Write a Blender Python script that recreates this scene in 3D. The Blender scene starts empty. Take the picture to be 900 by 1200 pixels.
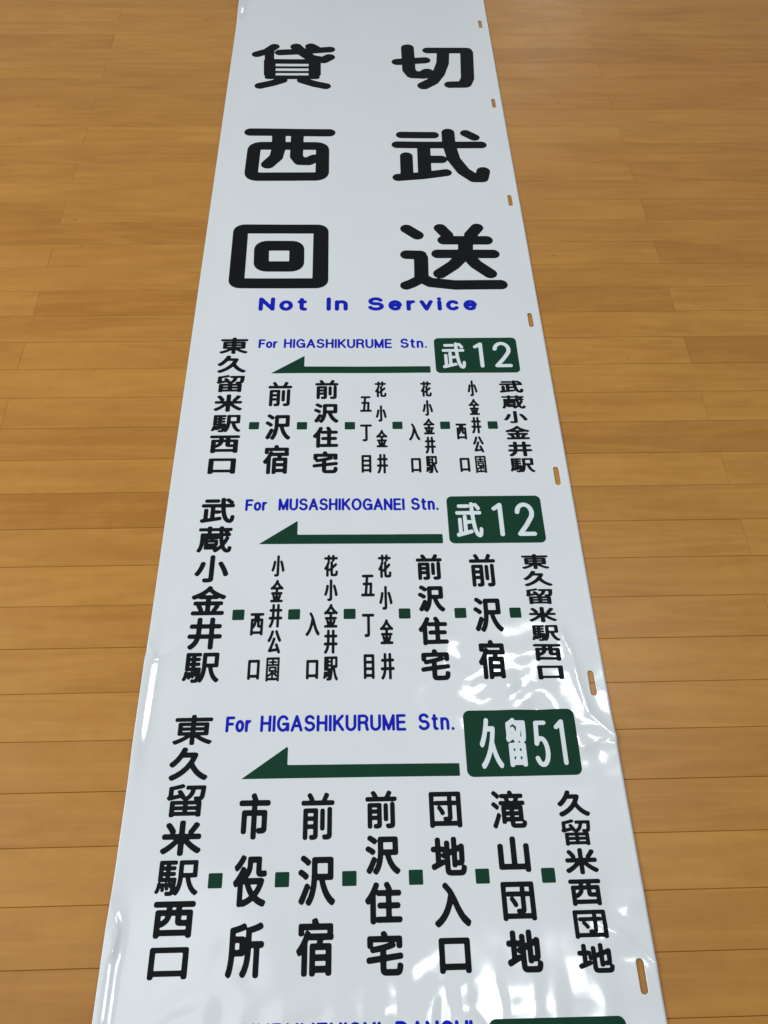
import bpy, math, random
import numpy as np
from mathutils import Matrix, Vector

random.seed(7)
rng = np.random.default_rng(11)
scene = bpy.context.scene
COL = scene.collection

# ---------------------------------------------------------------- camera
PITCH, ROLL, YAW, CAM_H = 0.991748591850841, 0.026789966433792143, 0.049193360861059354, 0.8259739781425747
cy, sy = math.cos(YAW), math.sin(YAW)
fwd = Vector((sy * math.cos(PITCH), cy * math.cos(PITCH), -math.sin(PITCH)))
rt0 = Vector((cy, -sy, 0.0))
up0 = rt0.cross(fwd)
rt = rt0 * math.cos(ROLL) + up0 * math.sin(ROLL)
up = -rt0 * math.sin(ROLL) + up0 * math.cos(ROLL)
cam_data = bpy.data.cameras.new('camera')
cam_data.sensor_fit = 'VERTICAL'
cam_data.sensor_height = 24.0
cam_data.lens = 968.69 / 1200 * 24.0
cam_data.clip_start = 0.01
cam_data.clip_end = 100
cam = bpy.data.objects.new('camera', cam_data)
m = Matrix((rt, up, -fwd)).transposed().to_4x4()
m.translation = (0, 0, CAM_H)
cam.matrix_world = m
COL.objects.link(cam)
scene.camera = cam

# ---------------------------------------------------------------- room light
world = bpy.data.worlds.new('World')
scene.world = world
world.use_nodes = True
wb = world.node_tree.nodes['Background']
wb.inputs[0].default_value = (0.92, 0.965, 1.0, 1)
wb.inputs[1].default_value = 0.40


def area(name, loc, target, sx, sy_, power, colour):
    d = bpy.data.lights.new(name, 'AREA')
    d.shape = 'RECTANGLE'
    d.size, d.size_y = sx, sy_
    d.energy = power
    d.color = colour
    o = bpy.data.objects.new(name, d)
    o.location = loc
    o.rotation_euler = (Vector(target) - Vector(loc)).to_track_quat('-Z', 'Y').to_euler()
    COL.objects.link(o)
    return o


area('window_light', (-2.3, 0.55, 1.8), (0.0, 0.5, 0), 1.9, 1.4, 49, (0.98, 0.99, 1.0))
area('overhead_glare_light', (0.72, 1.18, 2.40), (0.15, 0.3, 0), 0.44, 0.30, 11, (0.93, 0.98, 1.0))
area('overhead_glare_light', (0.44, 0.14, 2.40), (0.1, 0.1, 0), 0.14, 0.36, 4.2, (0.93, 0.98, 1.0))  # second lamp, added to make the highlight streaks at the sheet's near end
area('added_reflection_panel', (-0.66, 0.04, 2.45), (-0.3, 0.1, 0), 1.0, 0.6, 4.0, (0.86, 0.95, 1.0))  # added unseen panel: pale reflections on the sheet's near left
area('added_streak_light', (0.98, 4.7, 1.42), (0.0, 1.5, 0), 0.3, 0.5, 2.6, (0.93, 0.98, 1.0))  # added lamp, no known window: streak on the lifted left edge far up

scene.view_settings.view_transform = 'Standard'
scene.view_settings.look = 'None'
scene.view_settings.exposure = 0.0
scene.view_settings.gamma = 1.0


# ---------------------------------------------------------------- materials
class NT:
    def __init__(self, name):
        self.m = bpy.data.materials.new(name)
        self.m.use_nodes = True
        self.t = self.m.node_tree
        self.b = self.t.nodes['Principled BSDF']

    def n(self, typ, **kw):
        nd = self.t.nodes.new(typ)
        for k, v in kw.items():
            if k in nd.inputs.keys():
                nd.inputs[k].default_value = v
            else:
                setattr(nd, k, v)
        return nd

    def l(self, a, b):
        self.t.links.new(a, b)


def noise(nt, vec, scale, detail=2.0, rough=0.5, distortion=0.0):
    nd = nt.n('ShaderNodeTexNoise', Scale=scale, Detail=detail, Roughness=rough, Distortion=distortion)
    nt.l(vec, nd.inputs['Vector'])
    return nd.outputs['Fac']


def maprange(nt, val, a, b, c, d):
    nd = nt.n('ShaderNodeMapRange')
    nt.l(val, nd.inputs['Value'])
    for i, v in zip(('From Min', 'From Max', 'To Min', 'To Max'), (a, b, c, d)):
        nd.inputs[i].default_value = v
    return nd.outputs['Result']


def mathn(nt, op, a, b):
    nd = nt.n('ShaderNodeMath', operation=op)
    for i, v in enumerate((a, b)):
        if hasattr(v, 'is_linked') or hasattr(v, 'links'):
            nt.l(v, nd.inputs[i])
        else:
            nd.inputs[i].default_value = v
    return nd.outputs[0]


def wood_material():
    nt = NT('lacquered_beech')
    tc = nt.n('ShaderNodeTexCoord')
    oi = nt.n('ShaderNodeObjectInfo')
    tone = nt.n('ShaderNodeAttribute', attribute_type='OBJECT', attribute_name='tone')
    sep = nt.n('ShaderNodeCombineXYZ')
    r1 = mathn(nt, 'MULTIPLY', oi.outputs['Random'], 37.0)
    r2 = mathn(nt, 'MULTIPLY', oi.outputs['Random'], 91.0)
    nt.l(r1, sep.inputs[0]); nt.l(r2, sep.inputs[1]); nt.l(r1, sep.inputs[2])
    add = nt.n('ShaderNodeVectorMath', operation='ADD')
    nt.l(tc.outputs['Object'], add.inputs[0]); nt.l(sep.outputs[0], add.inputs[1])

    def scaled(sx, sy2):
        mp = nt.n('ShaderNodeMapping')
        mp.inputs['Scale'].default_value = (sx, sy2, 1)
        nt.l(add.outputs[0], mp.inputs['Vector'])
        return mp.outputs[0]
    cloud = noise(nt, scaled(4.5, 15), 1.0, 2.5, 0.5, 1.2)
    figure = noise(nt, scaled(3.0, 30), 1.0, 2.0, 0.5, 2.6)
    grain = noise(nt, scaled(14, 420), 1.0, 3.0, 0.6)
    mottle = noise(nt, scaled(60, 60), 1.0, 2.0, 0.6)
    fleck = noise(nt, scaled(170, 900), 1.0, 1.0, 0.5)
    speck = noise(nt, scaled(55, 110), 1.0, 0.0, 0.5)
    fac = mathn(nt, 'ADD', maprange(nt, cloud, 0.3, 0.7, -0.22, 0.22), maprange(nt, figure, 0.38, 0.62, -0.17, 0.20))
    fac = mathn(nt, 'ADD', fac, maprange(nt, grain, 0.3, 0.7, -0.10, 0.10))
    fac = mathn(nt, 'ADD', fac, maprange(nt, mottle, 0.3, 0.7, -0.07, 0.07))
    fac = mathn(nt, 'ADD', fac, tone.outputs['Fac'])
    fac = mathn(nt, 'ADD', fac, 0.5)
    ramp = nt.n('ShaderNodeValToRGB')
    ramp.color_ramp.elements[0].position = 0.0
    ramp.color_ramp.elements[0].color = (0.352, 0.144, 0.020, 1)
    ramp.color_ramp.elements[1].position = 1.0
    ramp.color_ramp.elements[1].color = (0.462, 0.214, 0.036, 1)
    nt.l(fac, ramp.inputs[0])
    # a few brown mineral specks and short pore lines
    f1 = maprange(nt, fleck, 0.66, 0.74, 0.0, 0.08)
    f2 = maprange(nt, speck, 0.86, 0.92, 0.0, 0.5)
    ft = mathn(nt, 'MAXIMUM', f1, f2)
    mix = nt.n('ShaderNodeMix', data_type='RGBA')
    mix.inputs['B'].default_value = (0.16, 0.065, 0.018, 1)
    nt.l(ft, mix.inputs[0]); nt.l(ramp.outputs[0], mix.inputs[6])
    mix.inputs[7].default_value = (0.16, 0.065, 0.018, 1)
    nt.l(mix.outputs[2], nt.b.inputs['Base Color'])
    nt.l(maprange(nt, mottle, 0.3, 0.7, 0.34, 0.44), nt.b.inputs['Roughness'])
    nt.b.inputs['Specular IOR Level'].default_value = 0.36
    geo = nt.n('ShaderNodeNewGeometry')
    wav = nt.n('ShaderNodeTexNoise', Scale=7.0, Detail=2.0)
    nt.l(geo.outputs['Position'], wav.inputs['Vector'])
    h = mathn(nt, 'ADD', mathn(nt, 'MULTIPLY', grain, 0.15), mathn(nt, 'MULTIPLY', wav.outputs['Fac'], 1.0))
    bp = nt.n('ShaderNodeBump', Strength=0.2, Distance=0.0005)
    nt.l(h, bp.inputs['Height']); nt.l(bp.outputs[0], nt.b.inputs['Normal'])
    return nt.m


def plain(name, colour, rough, spec=0.5, bump=0.0, bscale=400, coat=0.0, crough=0.05, vary=0.0):
    nt = NT(name)
    tc = nt.n('ShaderNodeTexCoord')
    nt.b.inputs['Base Color'].default_value = (*colour, 1)
    nt.b.inputs['Roughness'].default_value = rough
    nt.b.inputs['Specular IOR Level'].default_value = spec
    nt.b.inputs['Coat Weight'].default_value = coat
    nt.b.inputs['Coat Roughness'].default_value = crough
    if vary:
        nz = noise(nt, tc.outputs['Object'], 9, 3.0)
        hs = nt.n('ShaderNodeHueSaturation')
        hs.inputs['Color'].default_value = (*colour, 1)
        nt.l(maprange(nt, nz, 0.3, 0.7, 1 - vary, 1 + vary), hs.inputs['Value'])
        nt.l(hs.outputs[0], nt.b.inputs['Base Color'])
    if bump:
        bp = nt.n('ShaderNodeBump', Strength=1.0, Distance=bump)
        nt.l(noise(nt, tc.outputs['Object'], bscale, 2.0), bp.inputs['Height'])
        nt.l(bp.outputs[0], nt.b.inputs['Normal'])
    return nt.m


M_WOOD = wood_material()
M_SUB = plain('dark_joint_filler', (0.13, 0.058, 0.014), 0.9, 0.1, bump=0.0003, bscale=200)
M_FILM = plain('glossy_white_film', (0.670, 0.694, 0.708), 0.40, 0.35, bump=0.00020, bscale=16, coat=0.85, crough=0.10, vary=0.012)
M_BLACK = plain('black_screen_ink', (0.0040, 0.0052, 0.0060), 0.6, 0.10, bump=0.00004, bscale=500, vary=0.08)
M_BLUE = plain('blue_screen_ink', (0.003, 0.010, 0.40), 0.6, 0.12, bump=0.00004, bscale=500, vary=0.08)
M_GREEN = plain('green_screen_ink', (0.0035, 0.038, 0.020), 0.6, 0.12, bump=0.00004, bscale=500, vary=0.08)
M_WHITE = plain('white_screen_ink', (0.66, 0.72, 0.74), 0.45, 0.25, bump=0.00004, bscale=500, vary=0.02)


# ---------------------------------------------------------------- helpers
def new_empty(name, loc=(0, 0, 0), rz=0.0):
    o = bpy.data.objects.new(name, None)
    o.location = loc
    o.rotation_euler = (0, 0, rz)
    o.empty_display_size = 0.05
    COL.objects.link(o)
    return o


def new_mesh(name, verts, faces, mat, parent=None, smooth=True):
    me = bpy.data.meshes.new(name)
    me.from_pydata(verts, [], faces)
    me.materials.append(mat)
    if smooth:
        me.polygons.foreach_set('use_smooth', [True] * len(me.polygons))
    me.update()
    o = bpy.data.objects.new(name, me)
    COL.objects.link(o)
    if parent:
        o.parent = parent
    return o


# ---------------------------------------------------------------- floor
PLANK_W, PLANK_L, Y0 = 0.0505, 0.909, 0.06771


def plank_mesh():
    g, c, t = 0.00013, 0.00045, 0.012     # gap, chamfer, thickness
    L, W = PLANK_L, PLANK_W
    rings = []
    for dx, z in ((g, -t), (g, -c), (g + c, 0.0)):
        ex = dx * 0.35
        rings.append([(ex, dx, z), (L - ex, dx, z), (L - ex, W - dx, z), (ex, W - dx, z)])
    v = [p for r in rings for p in r]
    f = [(0, 3, 2, 1), (8, 9, 10, 11)]
    for r in (0, 1):
        for k in range(4):
            a, b = r * 4 + k, r * 4 + (k + 1) % 4
            f.append((a, b, b + 4, a + 4))
    me = bpy.data.meshes.new('plank')
    me.from_pydata(v, [], f)
    me.materials.append(M_WOOD)
    return me


R0, R1 = -7, 41
XA, XB = -1.84, 1.84
floor = new_mesh('floor', [(XA, Y0 + R0 * PLANK_W - .01, -0.022), (XB, Y0 + R0 * PLANK_W - .01, -0.022), (XB, Y0 + R1 * PLANK_W + .01, -0.022), (XA, Y0 + R1 * PLANK_W + .01, -0.022),
                           (XA, Y0 + R0 * PLANK_W - .01, -0.0035), (XB, Y0 + R0 * PLANK_W - .01, -0.0035), (XB, Y0 + R1 * PLANK_W + .01, -0.0035), (XA, Y0 + R1 * PLANK_W + .01, -0.0035)],
                 [(0, 3, 2, 1), (4, 5, 6, 7), (0, 1, 5, 4), (1, 2, 6, 5), (2, 3, 7, 6), (3, 0, 4, 7)], M_SUB, smooth=False)
floor['kind'] = 'structure'
pm = plank_mesh()
for r in range(R0, R1):
    base = 0.4526 if r % 2 == 0 else -0.0020
    ks = (-2, -1, 0) if r % 2 == 0 else (-2, -1, 0, 1)
    for k in ks:
        o = bpy.data.objects.new('plank', pm)
        o.location = (base + k * PLANK_L, Y0 + r * PLANK_W, random.uniform(-0.00008, 0.00006))
        o.rotation_euler = (random.uniform(-.0012, .0012), 0, 0)
        o['tone'] = max(-.4, min(.4, random.gauss(0, 0.15)))
        COL.objects.link(o)
        o.parent = floor

COLUMNS = [
    ('久留米', 'bold', [(0.0380, 0.0765, -0.0080, 0.0250), (0.0402, 0.0775, -0.0395, -0.0082), (0.0391, 0.0769, -0.0745, -0.0425)]),
    ('東久留米駅西口', 'wide', [(0.0402, 0.0784, 0.7988, 0.8295), (0.039, 0.0777, 0.7642, 0.7958), (0.0414, 0.0782, 0.73, 0.7605), (0.0414, 0.078, 0.6966, 0.7264), (0.0412, 0.0788, 0.6629, 0.6914), (0.0416, 0.0796, 0.6298, 0.6579), (0.0428, 0.0767, 0.5978, 0.6217)]),
    ('前沢宿', 'bold', [(0.1102, 0.1416, 0.7051, 0.7474), (0.11, 0.1423, 0.6499, 0.6918), (0.1096, 0.1416, 0.5967, 0.6419)]),
    ('前沢住宅', 'bold', [(0.1721, 0.2028, 0.7167, 0.7502), (0.1711, 0.203, 0.6767, 0.7096), (0.1702, 0.2024, 0.6364, 0.6706), (0.1712, 0.2027, 0.5967, 0.6311)]),
    ('五丁目', 'slim', [(0.2308, 0.2459, 0.6946, 0.7214), (0.2304, 0.2457, 0.646, 0.6736), (0.2316, 0.2439, 0.5971, 0.6246)]),
    ('花小金井', 'slim', [(0.2507, 0.2659, 0.7192, 0.7471), (0.2508, 0.2649, 0.678, 0.7054), (0.2506, 0.2652, 0.6363, 0.6644), (0.2507, 0.2646, 0.5958, 0.626)]),
    ('入口', 'slim', [(0.2922, 0.3066, 0.6468, 0.6745), (0.2933, 0.3058, 0.5968, 0.6192)]),
    ('花小金井駅', 'slim', [(0.3102, 0.3247, 0.7192, 0.7463), (0.3115, 0.3252, 0.6869, 0.7135), (0.3114, 0.326, 0.6564, 0.6825), (0.3119, 0.3259, 0.6258, 0.6528), (0.312, 0.3268, 0.5955, 0.6223)]),
    ('西口', 'slim', [(0.3526, 0.3665, 0.6477, 0.6736), (0.3541, 0.3666, 0.5968, 0.6186)]),
    ('小金井公園', 'slim', [(0.3727, 0.3858, 0.7194, 0.747), (0.3719, 0.3858, 0.6875, 0.7149), (0.3728, 0.386, 0.6572, 0.6842), (0.3731, 0.3868, 0.6265, 0.6526), (0.3735, 0.3872, 0.5948, 0.6214)]),
    ('武蔵小金井駅', 'wide', [(0.4153, 0.4473, 0.7248, 0.7467), (0.4162, 0.4469, 0.6974, 0.7206), (0.4163, 0.4469, 0.6733, 0.6937), (0.4155, 0.4465, 0.6469, 0.6689), (0.4162, 0.4466, 0.6199, 0.6434), (0.4161, 0.4468, 0.5953, 0.6172)]),
    ('武蔵小金井駅', 'bold', [(0.0409, 0.0814, 0.5264, 0.5625), (0.0407, 0.081, 0.486, 0.5221), (0.0414, 0.0796, 0.4474, 0.4829), (0.0414, 0.0795, 0.4067, 0.4429), (0.0413, 0.0782, 0.366, 0.4039), (0.0404, 0.0789, 0.3285, 0.3625)]),
    ('西口', 'slim', [(0.1082, 0.1234, 0.3814, 0.4085), (0.1088, 0.1214, 0.3308, 0.3534)]),
    ('小金井公園', 'slim', [(0.1281, 0.143, 0.4535, 0.4815), (0.1284, 0.143, 0.4212, 0.4496), (0.128, 0.143, 0.3903, 0.4192), (0.1283, 0.1431, 0.3598, 0.3875), (0.1282, 0.1424, 0.3285, 0.3557)]),
    ('入口', 'slim', [(0.1685, 0.1839, 0.3797, 0.4082), (0.1712, 0.1842, 0.33, 0.3521)]),
    ('花小金井駅', 'slim', [(0.1871, 0.203, 0.4524, 0.481), (0.1882, 0.2033, 0.4215, 0.4491), (0.1887, 0.204, 0.3891, 0.418), (0.1892, 0.2042, 0.3585, 0.3869), (0.1896, 0.2052, 0.3283, 0.3555)]),
    ('五丁目', 'slim', [(0.2299, 0.2451, 0.4267, 0.4544), (0.2301, 0.2437, 0.3773, 0.4054), (0.2319, 0.2434, 0.3292, 0.3575)]),
    ('花小金井', 'slim', [(0.2491, 0.2642, 0.4499, 0.4806), (0.2499, 0.2648, 0.4099, 0.4397), (0.2499, 0.2645, 0.3685, 0.3985), (0.2499, 0.2647, 0.3285, 0.3586)]),
    ('前沢住宅', 'bold', [(0.2924, 0.3223, 0.4466, 0.4803), (0.2933, 0.323, 0.4066, 0.4398), (0.2921, 0.3242, 0.3668, 0.4007), (0.2929, 0.324, 0.3266, 0.3622)]),
    ('前沢宿', 'bold', [(0.3534, 0.3836, 0.437, 0.4799), (0.3546, 0.3863, 0.3813, 0.4234), (0.3541, 0.3831, 0.3268, 0.3718)]),
    ('東久留米駅西口', 'wide', [(0.4144, 0.4457, 0.4588, 0.4788), (0.4146, 0.447, 0.4368, 0.4567), (0.4141, 0.4445, 0.4141, 0.4341), (0.4146, 0.4453, 0.3919, 0.4107), (0.4155, 0.4462, 0.3694, 0.3886), (0.4142, 0.4447, 0.3466, 0.3659), (0.4161, 0.4437, 0.3255, 0.3413)]),
    ('東久留米駅西口', 'bold', [(0.0391, 0.0786, 0.2628, 0.2941), (0.038, 0.0765, 0.2277, 0.2606), (0.0402, 0.0775, 0.1932, 0.2245), (0.0391, 0.0769, 0.1582, 0.1902), (0.0382, 0.0776, 0.1241, 0.1545), (0.0397, 0.0776, 0.0894, 0.1197), (0.0402, 0.0746, 0.0573, 0.0825)]),
    ('市役所', 'bold', [(0.1111, 0.1412, 0.1714, 0.2144), (0.1093, 0.14, 0.1134, 0.1579), (0.1073, 0.1401, 0.0568, 0.1007)]),
    ('前沢宿', 'bold', [(0.17, 0.202, 0.17, 0.2136), (0.1694, 0.2037, 0.1132, 0.1564), (0.169, 0.2021, 0.057, 0.1032)]),
    ('前沢住宅', 'bold', [(0.2313, 0.2618, 0.1789, 0.2143), (0.2318, 0.2642, 0.1382, 0.1729), (0.2307, 0.2644, 0.0967, 0.1321), (0.2315, 0.2642, 0.0561, 0.0914)]),
    ('団地入口', 'bold', [(0.2929, 0.3239, 0.1784, 0.2121), (0.2928, 0.3258, 0.1358, 0.1702), (0.294, 0.3269, 0.093, 0.1302), (0.2959, 0.3239, 0.0564, 0.0846)]),
    ('滝山団地', 'bold', [(0.3531, 0.3861, 0.1767, 0.2121), (0.356, 0.3859, 0.1375, 0.1693), (0.3555, 0.3861, 0.0968, 0.1296), (0.3567, 0.388, 0.0557, 0.0897)]),
    ('久留米西団地', 'bold', [(0.4184, 0.4488, 0.1862, 0.211), (0.4178, 0.4463, 0.1598, 0.1838), (0.4182, 0.4486, 0.1344, 0.1575), (0.4187, 0.4485, 0.1078, 0.1303), (0.4189, 0.4488, 0.081, 0.1044), (0.4188, 0.4505, 0.054, 0.0774)]),
]
BIG = {
'貸':[[0.009, (0.046, 1.5597), (0.0645, 1.5701), (0.0769, 1.5867)], [0.0079, (0.0682, 1.5751), (0.0701, 1.5381)], [0.009, (0.0885, 1.5662), (0.1175, 1.5687), (0.1812, 1.5768)], [0.01, (0.1175, 1.5868), (0.1282, 1.5687), (0.1473, 1.5469), (0.1698, 1.5401), (0.1802, 1.5499)], [0.0096, (0.1449, 1.5878), (0.1531, 1.5803)], [0.0098, (0.0709, 1.5322), (0.073, 1.4925)], [0.0103, (0.1537, 1.5323), (0.1545, 1.4925)], [0.0071, (0.0676, 1.5351), (0.1567, 1.5352)], [0.0036, (0.0752, 1.5153), (0.1506, 1.5153)], [0.0036, (0.076, 1.4996), (0.151, 1.4996)], [0.0062, (0.0704, 1.4821), (0.1578, 1.4821)], [0.0087, (0.0965, 1.4723), (0.0778, 1.4621), (0.0574, 1.4539)], [0.0087, (0.1324, 1.4723), (0.1545, 1.4602), (0.175, 1.4528)]],
'西':[[0.0106, (0.05, 1.3118), (0.1832, 1.3105)], ('ring', 0.0110, [(0.0590, 1.2727), (0.1727, 1.2727), (0.1733, 1.1894), (0.0580, 1.1894)], 0.0125), [0.0115, (0.0982, 1.3054), (0.0996, 1.2651), (0.0965, 1.2415), (0.0841, 1.2222)], [0.0108, (0.1295, 1.3053), (0.1299, 1.2432), (0.1362, 1.2308), (0.1502, 1.2303), (0.1594, 1.238)]],
'切':[[0.0105, (0.3061, 1.5342), (0.3576, 1.54)], [0.0122, (0.3269, 1.583), (0.3267, 1.5069), (0.333, 1.4916), (0.3523, 1.4901), (0.3598, 1.4992)], [0.01, (0.3645, 1.5739), (0.4381, 1.574)], [0.0122, (0.4376, 1.567), (0.4323, 1.479), (0.4265, 1.4615)], [0.0104, (0.4263, 1.4591), (0.3988, 1.4581)], [0.0117, (0.3934, 1.5697), (0.3901, 1.5301), (0.3803, 1.4941), (0.3678, 1.469), (0.3514, 1.4552)]],
'武':[[0.0093, (0.3056, 1.3046), (0.3604, 1.3044)], [0.0095, (0.2977, 1.2764), (0.4391, 1.2759)], [0.0111, (0.3419, 1.2707), (0.3402, 1.1959)], [0.0106, (0.3118, 1.2446), (0.3111, 1.1941)], [0.0103, (0.3535, 1.236), (0.3692, 1.2359)], [0.0094, (0.2965, 1.1873), (0.3362, 1.1919), (0.3751, 1.1998)], [0.0112, (0.3855, 1.3118), (0.3849, 1.2791), (0.3901, 1.2367), (0.404, 1.2037), (0.42, 1.1854), (0.4323, 1.1854), (0.4364, 1.2035)], [0.0093, (0.4153, 1.3095), (0.4293, 1.2972)]],
'回':[('ring', 0.0106, [(0.0505, 1.0598), (0.1748, 1.0590), (0.1758, 0.9380), (0.0522, 0.9388)], 0.0075), [0.0113, (0.0517, 1.045), (0.0530, 0.950)], [0.0116, (0.1740, 1.045), (0.1747, 0.950)], ('ring', 0.0112, [(0.0852, 1.0210), (0.1382, 1.0206), (0.1392, 0.9745), (0.0870, 0.9750)], 0.0095)],
'送':[[0.0099, (0.3051, 1.0587), (0.3208, 1.0434)], [0.0097, (0.3028, 0.9992), (0.3233, 0.9982)], [0.0106, (0.3241, 0.9922), (0.3228, 0.9523)], [0.0089, (0.3225, 0.9466), (0.3076, 0.9362), (0.2997, 0.9322)], [0.01, (0.3226, 0.9482), (0.3354, 0.9383), (0.3711, 0.9323), (0.4377, 0.9324)], [0.0099, (0.3567, 1.0601), (0.3662, 1.0439)], [0.0099, (0.4136, 1.0605), (0.4023, 1.0436)], [0.0099, (0.3607, 1.0316), (0.4256, 1.0311)], [0.0097, (0.3496, 1.0005), (0.433, 0.9998)], [0.0114, (0.3936, 1.0296), (0.3914, 1.0018)], [0.0102, (0.3889, 0.9984), (0.3713, 0.975), (0.3504, 0.9569)], [0.0102, (0.3929, 0.9984), (0.4053, 0.9763), (0.4244, 0.9562)]],
}

# ---------------------------------------------------------------- the film: its height field
# sheet coordinates: u across (0..SHEET_W), v along the roll, metres
SHEET_W, V_LO, V_HI = 0.4870, -0.255, 1.985
SLOTS = [-0.2195, 0.0507, 0.3210, 0.5895, 0.8595, 1.1275, 1.3995, 1.6705, 1.9405]


def smooth01(x):
    x = np.clip(x, 0, 1)
    return x * x * (3 - 2 * x)


def seg_dist(U, V, a, b):
    ax, ay = a; bx, by = b
    dx, dy = bx - ax, by - ay
    t = np.clip(((U - ax) * dx + (V - ay) * dy) / max(dx * dx + dy * dy, 1e-14), 0, 1)
    px, py = ax + t * dx, ay + t * dy
    return np.hypot(U - px, V - py), t


def gauss(U, V, cu, cv, su, sv):
    return np.exp(-((U - cu) / su) ** 2 - ((V - cv) / sv) ** 2)


def facets(U, V, n, size, amp, seed, box):
    """crumpled sheet: flat facets between sharp ridges (sum of random folded waves)"""
    r = np.random.default_rng(seed)
    z = np.zeros_like(U)
    for _ in range(n):
        a = r.uniform(0, math.pi)
        k = 1.0 / (size * r.uniform(0.6, 1.7))
        s = (U * math.cos(a) + V * math.sin(a)) * k + r.uniform(0, 10)
        s = s + 0.35 * np.sin(2.1 * k * (-U * math.sin(a) + V * math.cos(a)) + r.uniform(0, 6))
        tri = np.abs((s % 2.0) - 1.0)
        tri = np.sqrt((tri - .5) ** 2 + 0.004)
        z += tri * size * r.uniform(0.4, 1.0)
    return z * amp / n


def folds(U, V, n, size, slope, seed):
    """soft rolling folds: warped plane waves, `slope` is the rms steepness"""
    r = np.random.default_rng(seed)
    Uw = U + 0.008 * np.sin(V * 61 + 1.7) + 0.006 * np.sin(U * 47 + V * 39)
    Vw = V + 0.008 * np.sin(U * 55 + 0.4) + 0.006 * np.sin(V * 43 - U * 35)
    z = np.zeros_like(U)
    for _ in range(n):
        a = r.uniform(0, math.pi)
        lam = size * r.uniform(0.8, 2.0)
        k = 2 * math.pi / lam
        z += np.sin(k * (Uw * math.cos(a) + Vw * math.sin(a)) + r.uniform(0, 6.3)) / k
    return z * slope * math.sqrt(2.0 / n)


CREASES = [
    ([(0.448, 0.378), (0.455, 0.355), (0.458, 0.321), (0.464, 0.288), (0.487, 0.263)], 0.0016, 0.0042),
    ([(0.448, 0.277), (0.466, 0.275), (0.487, 0.263)], 0.0010, 0.0040),
    ([(0.450, 0.252), (0.468, 0.259), (0.487, 0.263)], 0.0012, 0.0040),
    ([(0.438, 0.097), (0.462, 0.083), (0.487, 0.060)], 0.0012, 0.0045),
    ([(0.000, 0.374), (0.011, 0.356), (0.037, 0.373)], 0.0014, 0.006),
    ([(-0.002, 0.125), (0.011, 0.097), (0.009, 0.080)], 0.0016, 0.006),
]


def height_fn(U, V):
    z = 0.0011 + 0.0004 * np.sin(V * 7.3 + 1.0 + 2 * U) * np.cos(U * 9.0 + V * 2.1)
    z = z + 0.00022 * np.sin(U * 31 + 3 * np.sin(V * 6.0)) * np.sin(V * 17 + 1.3)
    # the left margin is lifted in three stretches: a low step parallel to the edge
    A = 0.0006 + 0.0034 * smooth01((0.366 - V) / 0.012) * smooth01((V - 0.215) / 0.06) \
        + 0.0034 * smooth01((0.125 - V) / 0.03) * smooth01((V + 0.02) / 0.05) \
        + 0.0040 * smooth01((V - 1.655) / 0.05) + 0.0028 * smooth01((V - 1.68) / 0.05)
    c0 = 0.0095 + 0.0012 * np.sin(V * 21 + 0.6)
    z = z + A * 0.5 * (1 - np.tanh((U - c0) / 0.0058))
    z = z + (0.0006 + 0.0003 * np.sin(V * 13)) * np.exp(-(SHEET_W - U) / 0.012)
    # crumpled areas
    mask = 0.95 * gauss(U, V, 0.375, 0.330, 0.062, 0.055) + 0.55 * gauss(U, V, 0.445, 0.275, 0.045, 0.05) \
        + 0.45 * gauss(U, V, 0.320, 0.000, 0.11, 0.050) + 0.55 * gauss(U, V, 0.100, 0.030, 0.12, 0.05) \
        + 0.45 * gauss(U, V, 0.24, 0.33, 0.10, 0.05) + 0.5 * gauss(U, V, 0.46, 0.10, 0.035, 0.05)
    mask = np.clip(mask + 0.05, 0, 1.1) * (0.12 + 0.88 * smooth01((U - 0.022) / 0.03))
    z = z + mask * (folds(U, V, 9, 0.034, 0.085, 3) + facets(U, V, 5, 0.045, 0.10, 5, None))
    near = gauss(U, V, 0.330, -0.01, 0.11, 0.065)
    z = z + near * 0.00105 * np.sin(U * 118 + 1.2 * np.sin(U * 41) + 9 * V + 1.0) + near * 0.00025 * np.sin(U * 290 - 14 * V)
    for pts, amp, wd in CREASES:
        best = np.full_like(U, 1e9)
        for i in range(len(pts) - 1):
            d, t = seg_dist(U, V, pts[i], pts[i + 1])
            best = np.minimum(best, d)
        z = z + amp * np.exp(-np.sqrt(best ** 2 + 0.0006 ** 2) / wd)
    return np.maximum(z, 0.0005)


def axis_points(lo, hi, step, fine):
    pts = list(np.arange(lo, hi, step)) + [hi]
    for a, b, s in fine:
        pts = [p for p in pts if not (a < p < b)] + list(np.arange(a, b + 1e-9, s))
    pts = sorted(set(round(p, 5) for p in pts))
    return np.array(pts)


XS = axis_points(0, SHEET_W, 0.0024, [(0.0, 0.03, 0.0008), (0.4640, 0.4800, 0.0008)])
YS = axis_points(V_LO, V_HI, 0.0026, [(s - 0.018, s + 0.018, 0.0012) for s in SLOTS])
GU, GV = np.meshgrid(XS, YS)
GZ = height_fn(GU, GV)


def film_z(u, v):
    u = np.clip(u, XS[0], XS[-1] - 1e-7); v = np.clip(v, YS[0], YS[-1] - 1e-7)
    i = np.clip(np.searchsorted(XS, u, side='right') - 1, 0, len(XS) - 2)
    j = np.clip(np.searchsorted(YS, v, side='right') - 1, 0, len(YS) - 2)
    a = (u - XS[i]) / (XS[i + 1] - XS[i]); b = (v - YS[j]) / (YS[j + 1] - YS[j])
    return (GZ[j, i] * (1 - a) + GZ[j, i + 1] * a) * (1 - b) + (GZ[j + 1, i] * (1 - a) + GZ[j + 1, i + 1] * a) * b


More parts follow.
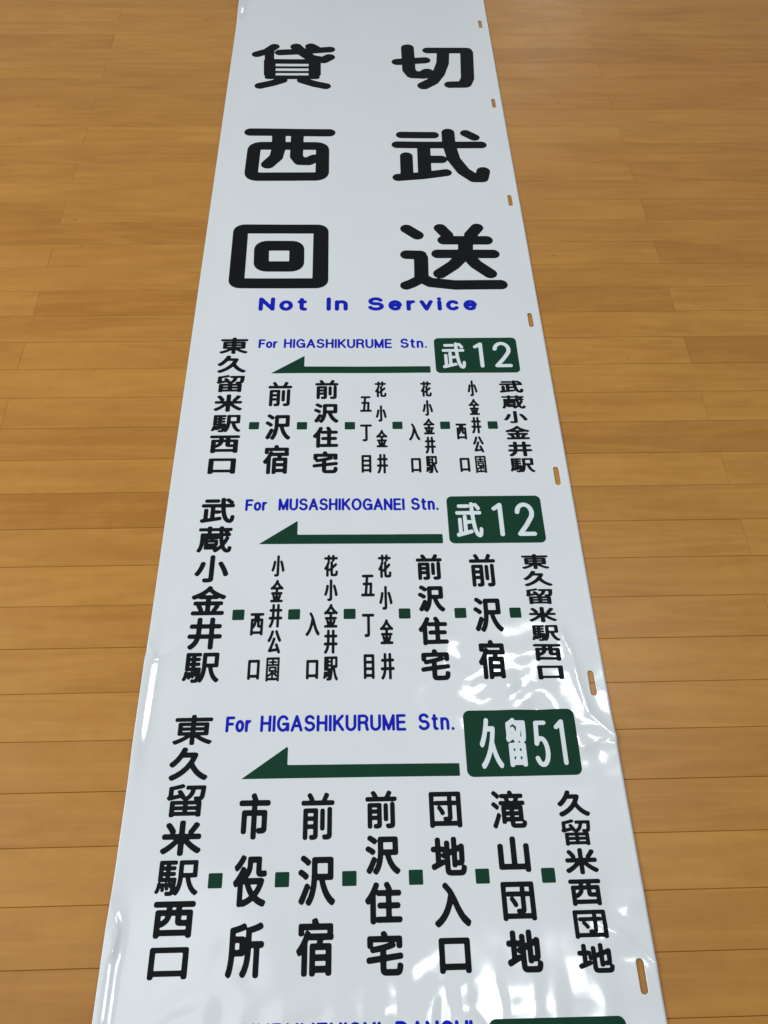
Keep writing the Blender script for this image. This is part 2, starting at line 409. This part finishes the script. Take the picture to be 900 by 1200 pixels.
def field_mesh(xs, ys, phi):
    """faces of the region phi < 0 on a grid (marching squares); returns 2D verts, faces"""
    phi = np.where(np.abs(phi) < 1e-9, 1e-9, phi)
    ny, nx = phi.shape
    ins = phi < 0
    code = ins[:-1, :-1] * 1 + ins[:-1, 1:] * 2 + ins[1:, 1:] * 4 + ins[1:, :-1] * 8
    verts, faces, vid = [], [], {}

    def node(j, i):
        k = (j, i, 0)
        if k not in vid:
            vid[k] = len(verts); verts.append((xs[i], ys[j]))
        return vid[k]

    def hcross(j, i):
        k = (j, i, 1)
        if k not in vid:
            a, b = phi[j, i], phi[j, i + 1]; t = min(max(a / (a - b), .02), .98)
            vid[k] = len(verts); verts.append((xs[i] + t * (xs[i + 1] - xs[i]), ys[j]))
        return vid[k]

    def vcross(j, i):
        k = (j, i, 2)
        if k not in vid:
            a, b = phi[j, i], phi[j + 1, i]; t = min(max(a / (a - b), .02), .98)
            vid[k] = len(verts); verts.append((xs[i], ys[j] + t * (ys[j + 1] - ys[j])))
        return vid[k]
    for j, i in zip(*np.nonzero(code)):
        c = code[j, i]
        if c == 15:
            faces.append((node(j, i), node(j, i + 1), node(j + 1, i + 1), node(j + 1, i)))
            continue
        if c in (5, 10):
            if c == 5:
                faces.append((node(j, i), hcross(j, i), vcross(j, i)))
                faces.append((node(j + 1, i + 1), hcross(j + 1, i), vcross(j, i + 1)))
            else:
                faces.append((node(j, i + 1), vcross(j, i + 1), hcross(j, i)))
                faces.append((node(j + 1, i), vcross(j, i), hcross(j + 1, i)))
            continue
        poly = []
        if c & 1: poly.append(node(j, i))
        if bool(c & 1) != bool(c & 2): poly.append(hcross(j, i))
        if c & 2: poly.append(node(j, i + 1))
        if bool(c & 2) != bool(c & 4): poly.append(vcross(j, i + 1))
        if c & 4: poly.append(node(j + 1, i + 1))
        if bool(c & 4) != bool(c & 8): poly.append(hcross(j + 1, i))
        if c & 8: poly.append(node(j + 1, i))
        if bool(c & 8) != bool(c & 1): poly.append(vcross(j, i))
        faces.append(tuple(poly))
    return np.array(verts) if verts else np.zeros((0, 2)), faces


blind = new_empty('destination_blind', (-0.2331, 0, 0), -0.0030)
blind['label'] = 'long white glossy bus destination roll printed with black Japanese stops, unrolled over the wooden floor'
blind['category'] = 'destination blind'

slot_phi = np.full_like(GU, 1e3)
for s in SLOTS:
    d, _ = seg_dist(GU, GV, (0.4722, s - 0.0105), (0.4722, s + 0.0105))
    slot_phi = np.minimum(slot_phi, d - 0.0033)
fv, ff = field_mesh(XS, YS, -slot_phi)
zz = film_z(fv[:, 0], fv[:, 1])
sheet = new_mesh('sheet', [(a, b, c) for (a, b), c in zip(fv.tolist(), zz.tolist())], ff, M_FILM, blind)
sol = sheet.modifiers.new('thickness', 'SOLIDIFY')
sol.thickness = 0.00035
sol.offset = -1.0


# ---------------------------------------------------------------- printing: glyph outlines turned into draped ink
def outline_segments(text):
    cu = bpy.data.curves.new('tmp', 'FONT')
    cu.body = text
    cu.size = 1.0
    cu.resolution_u = 5
    ob = bpy.data.objects.new('tmp', cu)
    COL.objects.link(ob)
    dg = bpy.context.evaluated_depsgraph_get()
    me = ob.evaluated_get(dg).to_mesh()
    co = np.array([v.co[:2] for v in me.vertices]) if len(me.vertices) else np.zeros((0, 2))
    cnt = {}
    for p in me.polygons:
        for e in p.edge_keys:
            cnt[e] = cnt.get(e, 0) + 1
    segs = [(co[a], co[b]) for (a, b), n in cnt.items() if n == 1]
    ob.evaluated_get(dg).to_mesh_clear()
    bpy.data.objects.remove(ob)
    bpy.data.curves.remove(cu)
    return np.array(segs)          # (n,2,2)


def sdf_segments(segs, X, Y):
    P = np.stack([X.ravel(), Y.ravel()], 1)
    d2 = np.full(len(P), 1e9)
    par = np.zeros(len(P), int)
    for (a, b) in segs:
        ab = b - a
        L = ab @ ab
        if L < 1e-14:
            continue
        ap = P - a
        t = np.clip((ap @ ab) / L, 0, 1)
        q = ap - t[:, None] * ab
        d2 = np.minimum(d2, q[:, 0] ** 2 + q[:, 1] ** 2)
        if a[1] != b[1]:
            c = ((a[1] > P[:, 1]) != (b[1] > P[:, 1]))
            xi = a[0] + (P[:, 1] - a[1]) / (b[1] - a[1]) * ab[0]
            par += (c & (P[:, 0] < xi))
    d = np.sqrt(d2)
    return np.where(par % 2 == 1, -d, d).reshape(X.shape)


def contour_segments(xs, ys, phi):
    v, f = field_mesh(xs, ys, phi)
    cnt = {}
    for p in f:
        for a, b in zip(p, p[1:] + p[:1]):
            k = (a, b) if a < b else (b, a)
            cnt[k] = cnt.get(k, 0) + 1
    return np.array([(v[a], v[b]) for (a, b), n in cnt.items() if n == 1])


GLYPHS = {}


def glyph(ch, erode, grow, n=60):
    """outline thinned, then grown with a round brush: heavy strokes with rounded ends"""
    key = (ch, erode, grow, n)
    if key in GLYPHS:
        return GLYPHS[key]
    seg = outline_segments(ch)
    lo = seg.reshape(-1, 2).min(0) - grow - 0.02
    hi = seg.reshape(-1, 2).max(0) + grow + 0.02
    if erode > 0:
        st = 0.008
        xs = np.arange(lo[0], hi[0], st); ys = np.arange(lo[1], hi[1], st)
        X, Y = np.meshgrid(xs, ys)
        seg = contour_segments(xs, ys, sdf_segments(seg, X, Y) + erode)
    st = (hi - lo).max() / n
    xs = np.arange(lo[0], hi[0] + st, st); ys = np.arange(lo[1], hi[1] + st, st)
    X, Y = np.meshgrid(xs, ys)
    v, f = field_mesh(xs, ys, sdf_segments(seg, X, Y) - grow)
    mn, mx = v.min(0), v.max(0)
    GLYPHS[key] = ((v - mn) / (mx - mn), f, mn, mx)
    return GLYPHS[key]


THIN = {}


def thin_outline(ch, erode):
    if (ch, erode) not in THIN:
        seg = outline_segments(ch)
        lo, hi = seg.reshape(-1, 2).min(0) - 0.03, seg.reshape(-1, 2).max(0) + 0.03
        xs = np.arange(lo[0], hi[0], 0.008); ys = np.arange(lo[1], hi[1], 0.008)
        X, Y = np.meshgrid(xs, ys)
        seg = contour_segments(xs, ys, sdf_segments(seg, X, Y) + erode)
        p = seg.reshape(-1, 2)
        THIN[(ch, erode)] = (seg - p.min(0)) / (p.max(0) - p.min(0))
    return THIN[(ch, erode)]


BOXED = {}


def boxed_glyph(ch, w, h, r, n):
    """strokes of one even width r in a box of w by h metres, whatever the stretch of the letter"""
    key = (ch, round(w * 2000), round(h * 2000), r)
    if key not in BOXED:
        seg = thin_outline(ch, 0.011 if ch in DENSE else 0.020) * np.array([w - 2 * r, h - 2 * r]) + r
        st = max(w, h) / n
        xs = np.arange(-st, w + 2 * st, st); ys = np.arange(-st, h + 2 * st, st)
        X, Y = np.meshgrid(xs, ys)
        v, f = field_mesh(xs, ys, sdf_segments(seg, X, Y) - r)
        BOXED[key] = (v / np.array([w, h]), f)
    return BOXED[key]


INK = 0.00016


def drape(name, v2, faces, mat, parent, lift=INK):
    z = film_z(v2[:, 0], v2[:, 1]) + lift
    return new_mesh(name, [(a, b, c) for (a, b), c in zip(v2.tolist(), z.tolist())], faces, mat, parent)


def put_glyph(name, ch, box, style, mat, parent, lift=INK, n=60):
    u0, u1, v0, v1 = box
    if len(style) == 3:
        vv, f = boxed_glyph(ch, u1 - u0, v1 - v0, style[2], n)
    else:
        vv, f, _, _ = glyph(ch, style[0], style[1], n)
    v2 = vv * np.array([u1 - u0, v1 - v0]) + np.array([u0, v0])
    return drape(name, v2, f, mat, parent, lift)


STYLE = {'wide': (0.016, 0.057), 'bold': (0, 0, 0.00205), 'slim': (0, 0, 0.00122), 'badge': (0, 0, 0.00175)}
DENSE = set('蔵留駅園滝宿役東')


def rounded_rect(name, box, rad, mat, parent, step=0.0022, lift=INK):
    u0, u1, v0, v1 = box
    xs = np.linspace(u0 - .001, u1 + .001, int((u1 - u0) / step) + 2)
    ys = np.linspace(v0 - .001, v1 + .001, int((v1 - v0) / step) + 2)
    X, Y = np.meshgrid(xs, ys)
    cx, cy2, hx, hy = (u0 + u1) / 2, (v0 + v1) / 2, (u1 - u0) / 2 - rad, (v1 - v0) / 2 - rad
    qx, qy = np.abs(X - cx) - hx, np.abs(Y - cy2) - hy
    d = np.hypot(np.maximum(qx, 0), np.maximum(qy, 0)) + np.minimum(np.maximum(qx, qy), 0) - rad
    v, f = field_mesh(xs, ys, d)
    return drape(name, v, f, mat, parent, lift)


# the six large characters, drawn stroke by stroke: radius, then the centre line
def rounded_path(pts, rad):
    out = []
    n = len(pts)
    for i in range(n):
        p, a, b = Vector(pts[i]), Vector(pts[i - 1]), Vector(pts[(i + 1) % n])
        p0, p1 = p + (a - p).normalized() * rad, p + (b - p).normalized() * rad
        for t in np.linspace(0, 1, 7):
            q = p0 * (1 - t) ** 2 + p * 2 * t * (1 - t) + p1 * t ** 2
            out.append((q.x, q.y))
    return out + [out[0]]


for ch, strokes in BIG.items():
    strokes = [[s[1]] + rounded_path(s[2], s[3]) if s[0] == 'ring' else s for s in strokes]
    if ch == '貸':
        strokes = [[s[0] + (0.0009 if s[0] > 0.0065 else 0)] + list(s[1:]) for s in strokes]
    allp = np.array([p for s in strokes for p in s[1:]])
    lo, hi = allp.min(0) - 0.016, allp.max(0) + 0.016
    st = 0.00125
    xs = np.arange(lo[0], hi[0], st); ys = np.arange(lo[1], hi[1], st)
    X, Y = np.meshgrid(xs, ys)
    phi = np.full_like(X, 1e3)
    for s in strokes:
        for a, b in zip(s[1:], s[2:]):
            d, _ = seg_dist(X, Y, a, b)
            phi = np.minimum(phi, d - s[0])
    v, f = field_mesh(xs, ys, phi)
    drape('large_kanji_character', v, f, M_BLACK, blind)

for text, style, boxes in COLUMNS:
    mu = sum((b[0] + b[1]) / 2 for b in boxes) / len(boxes)
    for ch, b in zip(text, boxes):
        c = (b[0] + b[1]) / 2 * 0.4 + mu * 0.6
        hw = (b[1] - b[0]) / 2
        st = STYLE[style]
        if ch in DENSE:
            if len(st) == 3:
                st = (0, 0, st[2] * (0.62 if ch == '園' else 0.76 if ch in '蔵留駅滝' else 0.85))
            else:
                st = (st[0], st[1] - (0.010 if ch in '蔵園留駅' else 0.006))
        if len(st) == 3:
            st = (0, 0, min(st[2], (0.042 if ch in DENSE else 0.070) * (b[3] - b[2])))
            if ch in '団前':
                st = (0, 0, st[2] * 0.85)
        put_glyph('kanji_character', ch, (c - hw, c + hw, b[2], b[3]), st, M_BLACK, blind, n=72 if ch in DENSE else 56)

SQUARES = [(0.0889, 0.1017, 0.6672, 0.6791), (0.1498, 0.1629, 0.6663, 0.6784), (0.2109, 0.2241, 0.6657, 0.6779), (0.2719, 0.2848, 0.6657, 0.6777), (0.3331, 0.3458, 0.6649, 0.6771), (0.3943, 0.4070, 0.6644, 0.6768),
           (0.0881, 0.1012, 0.4003, 0.4130), (0.1493, 0.1624, 0.3997, 0.4123), (0.2103, 0.2235, 0.3993, 0.4117), (0.2711, 0.2840, 0.3989, 0.4113), (0.3328, 0.3457, 0.3985, 0.4109), (0.3938, 0.4065, 0.3977, 0.4103),
           (0.0866, 0.0995, 0.1297, 0.1427), (0.1478, 0.1609, 0.1294, 0.1424), (0.2097, 0.2230, 0.1291, 0.1420), (0.2714, 0.2845, 0.1288, 0.1418), (0.3333, 0.3462, 0.1285, 0.1414), (0.3947, 0.4075, 0.1279, 0.1408)]
for b in SQUARES:
    rounded_rect('green_square', b, 0.0003, M_GREEN, blind, step=0.0016)


def polygon_print(name, pts, mat, parent, step=0.0016):
    P = np.array(pts)
    lo, hi = P.min(0) - 0.0012, P.max(0) + 0.0012
    xs = np.arange(lo[0], hi[0], step); ys = np.arange(lo[1], hi[1], 0.0008)
    X, Y = np.meshgrid(xs, ys)
    segs = np.array([(P[i], P[(i + 1) % len(P)]) for i in range(len(P))])
    v, f = field_mesh(xs, ys, sdf_segments(segs, X, Y))
    return drape(name, v, f, mat, parent)


for pts in ([(0.1120, 0.7625), (0.1563, 0.7941), (0.1563, 0.7745), (0.3260, 0.7734), (0.3260, 0.7616), (0.1563, 0.7627)],
            [(0.1117, 0.4967), (0.1559, 0.5281), (0.1559, 0.5088), (0.3258, 0.5074), (0.3258, 0.4947), (0.1559, 0.4963)],
            [(0.1103, 0.2281), (0.1550, 0.2600), (0.1550, 0.2411), (0.3258, 0.2396), (0.3258, 0.2271), (0.1550, 0.2281)],
            [(0.1103, -0.0450), (0.1550, -0.0130), (0.1550, -0.0320), (0.3258, -0.0335), (0.3258, -0.0455), (0.1550, -0.0445)]):
    polygon_print('green_arrow', pts, M_GREEN, blind)

# route badges: green plate with white characters
BADGES = [((0.3333, 0.4470, 0.7607, 0.8255), [('武', 0.3431, 0.3746, 0.7681, 0.8167), ('1', 0.3865, 0.3994, 0.7698, 0.8162), ('2', 0.4132, 0.4378, 0.7704, 0.8171)]),
          ((0.3335, 0.4470, 0.4943, 0.5606), [('武', 0.3427, 0.3744, 0.5021, 0.5515), ('1', 0.3868, 0.3994, 0.5033, 0.5502), ('2', 0.4142, 0.4372, 0.5035, 0.5504)]),
          ((0.3331, 0.4475, 0.2257, 0.2931), [('久', 0.3480, 0.3705, 0.2335, 0.2850), ('留', 0.3751, 0.3959, 0.2347, 0.2844), ('5', 0.4027, 0.4182, 0.2341, 0.2812), ('1', 0.4250, 0.4351, 0.2355, 0.2819)]),
          ((0.3345, 0.4520, -0.0460, 0.0218), [])]


def digit(ch):
    """rounded-stroke numerals in a unit box, as centre lines"""
    if ch == '1':
        return 0.36, [[(0.42, 0.80), (0.86, 0.92)], [(0.86, 0.92), (0.86, 0.0)]]
    if ch == '2':
        a = [(0.5 + 0.5 * math.cos(t), 0.72 + 0.28 * math.sin(t)) for t in np.linspace(math.radians(175), math.radians(-35), 14)]
        return None, [a + [(0.55, 0.30), (0.04, 0.0)], [(0.04, 0.0), (1.0, 0.0)]]
    a = [(0.45 + 0.55 * math.cos(t), 0.31 + 0.31 * math.sin(t)) for t in np.linspace(math.radians(140), math.radians(-150), 18)]
    return None, [[(0.90, 1.0), (0.14, 1.0)], [(0.14, 1.0), (0.04, 0.50)], a]


for box, chars in BADGES:
    plate = rounded_rect('route_badge', box, 0.0065, M_GREEN, blind)
    for ch, u0, u1, v0, v1 in chars:
        if ch in '125':
            r = 0.0028 if ch == '2' else (0.0027 if box[2] > .3 else 0.0023)
            _, lines = digit(ch)
            st = 0.0006
            xs = np.arange(u0 - .001, u1 + .001, st); ys = np.arange(v0 - .001, v1 + .001, st)
            X, Y = np.meshgrid(xs, ys)
            phi = np.full_like(X, 1e3)
            lx = np.array([p for l in lines for p in l])
            mn, mx = lx.min(0), lx.max(0)
            for l in lines:
                q = [(u0 + r + (p[0] - mn[0]) / (mx[0] - mn[0]) * (u1 - u0 - 2 * r), v0 + r + (p[1] - mn[1]) / (mx[1] - mn[1]) * (v1 - v0 - 2 * r)) for p in l]
                for a, b in zip(q, q[1:]):
                    phi = np.minimum(phi, seg_dist(X, Y, a, b)[0] - r)
            v, f = field_mesh(xs, ys, phi)
            drape('badge_character', v, f, M_WHITE, plate, lift=2 * INK)
        else:
            put_glyph('badge_character', ch, (u0, u1, v0, v1), STYLE['badge'], M_WHITE, plate, lift=2 * INK, n=64)

# English words in a monoline grotesque: each letter is centre lines in cap-height units
def arc(cx, cy2, rx, ry, a0, a1, n=12):
    return [(cx + rx * math.cos(math.radians(t)), cy2 + ry * math.sin(math.radians(t))) for t in np.linspace(a0, a1, n)]


LETTERS = {
    'H': (.70, [[(0, 0), (0, 1)], [(.70, 0), (.70, 1)], [(0, .52), (.70, .52)]]),
    'I': (0, [[(0, 0), (0, 1)]]),
    'G': (.84, [arc(.42, .5, .42, .5, 40, 335, 20), [(.45, .46), (.84, .46), (.84, .02)]]),
    'A': (.80, [[(0, 0), (.4, 1), (.8, 0)], [(.13, .32), (.67, .32)]]),
    'S': (.72, [arc(.36, .755, .32, .245, 25, 270, 14) + arc(.36, .265, .36, .265, 90, -158, 14)]),
    'K': (.72, [[(0, 0), (0, 1)], [(.68, 1), (0, .36)], [(.24, .58), (.72, 0)]]),
    'U': (.70, [[(0, 1), (0, .32)] + arc(.35, .32, .35, .32, 180, 360) + [(.70, 1)]]),
    'R': (.72, [[(0, 0), (0, 1), (.44, 1)] + arc(.42, .755, .27, .245, 90, -90) + [(0, .51)], [(.42, .51), (.62, .40), (.67, .1), (.72, 0)]]),
    'M': (.84, [[(0, 0), (0, 1), (.42, .03), (.84, 1), (.84, 0)]]),
    'E': (.62, [[(.62, 0), (0, 0), (0, 1), (.60, 1)], [(0, .52), (.56, .52)]]),
    'F': (.58, [[(0, 0), (0, 1), (.58, 1)], [(0, .52), (.50, .52)]]),
    'N': (.70, [[(0, 0), (0, 1), (.70, 0), (.70, 1)]]),
    'O': (.88, [arc(.44, .5, .44, .5, 0, 360, 26)]),
    'D': (.74, [[(0, 0), (0, 1), (.32, 1)] + arc(.32, .5, .42, .5, 90, -90, 14) + [(0, 0)]]),
    'C': (.80, [arc(.42, .5, .42, .5, 38, 322, 20)]),
    'o': (.56, [arc(.28, .36, .28, .36, 0, 360, 20)]),
    'r': (.28, [[(0, 0), (0, .72)], [(0, .42), (.06, .60), (.16, .70), (.28, .72)]]),
    't': (.32, [[(.12, .95), (.12, .16), (.17, .03), (.32, 0)], [(0, .72), (.30, .72)]]),
    'n': (.50, [[(0, 0), (0, .72)], [(0, .44)] + arc(.25, .46, .25, .26, 170, 0) + [(.50, 0)]]),
    'i': (0, [[(0, 0), (0, .72)], [(0, 1.0), (0, 1.01)]]),
    'v': (.54, [[(0, .72), (.27, 0), (.54, .72)]]),
    'c': (.52, [arc(.28, .36, .28, .36, 42, 318, 16)]),
    'e': (.56, [[(.03, .38), (.56, .38)] + arc(.28, .36, .28, .36, 5, 318, 18)]),
    '.': (0, [[(0, 0), (0, .01)]]),
}


def english_word(text, u0, u1, vb, slope, cap, r, gap):
    H = cap - 2 * r
    total = sum(LETTERS[c][0] for c in text) + gap * (len(text) - 1)
    sx = (u1 - u0 - 2 * r) / total
    V, F, k, x = [], [], 0, 0.0
    st = min(r * 0.42, 0.0007)
    for c in text:
        w, lines = LETTERS[c]
        base = vb + slope * (x * sx)
        P = [[(u0 + r + (x + px_) * sx, base + r + py_ * H) for px_, py_ in l] for l in lines]
        al = np.array([p for l in P for p in l])
        lo, hi = al.min(0) - r * 1.7, al.max(0) + r * 1.7
        xs = np.arange(lo[0], hi[0] + st, st); ys = np.arange(lo[1], hi[1] + st, st)
        X, Y = np.meshgrid(xs, ys)
        phi = np.full_like(X, 1e3)
        for l in P:
            for a, b in zip(l, l[1:]):
                phi = np.minimum(phi, seg_dist(X, Y, a, b)[0] - r)
        v, f = field_mesh(xs, ys, phi)
        V.append(v); F += [tuple(i + k for i in p) for p in f]; k += len(v)
        x += w + gap
    drape('english_word', np.concatenate(V), F, M_BLUE, blind)


for w in (('Not', 0.0882, 0.1570, 0.8820), ('In', 0.1845, 0.2148, 0.8812), ('Service', 0.2430, 0.3992, 0.8807)):
    english_word(*w, -0.008, 0.0270, 0.0031, 0.52 if w[0] != 'In' else 0.48)
for vb, name, n0, n1, tail, t0, t1 in ((0.8092, 'HIGASHIKURUME', 0.1272, 0.2757, 'Stn.', 0.2868, 0.3236), (0.5431, 'MUSASHIKOGANEI', 0.1321, 0.2830, 'Stn.', 0.2905, 0.3236),
                                       (0.2750, 'HIGASHIKURUME', 0.1259, 0.2745, 'Stn.', 0.2868, 0.3236), (0.0062, 'KURUMENISHI', 0.1259, 0.2430, 'DANCHI', 0.2552, 0.3210)):
    f0, f1 = (0.0926, 0.1185) if vb > .3 else (0.0908, 0.1165)
    english_word('For', f0, f1, vb, -0.007, 0.0167, 0.00155, 0.36)
    english_word(name, n0, n1, vb - 0.0002, -0.010, 0.0174, 0.00150, 0.37)
    english_word(tail, t0, t1, vb - 0.0016, -0.010, 0.0178, 0.00155, 0.42 if tail == 'Stn.' else 0.30)
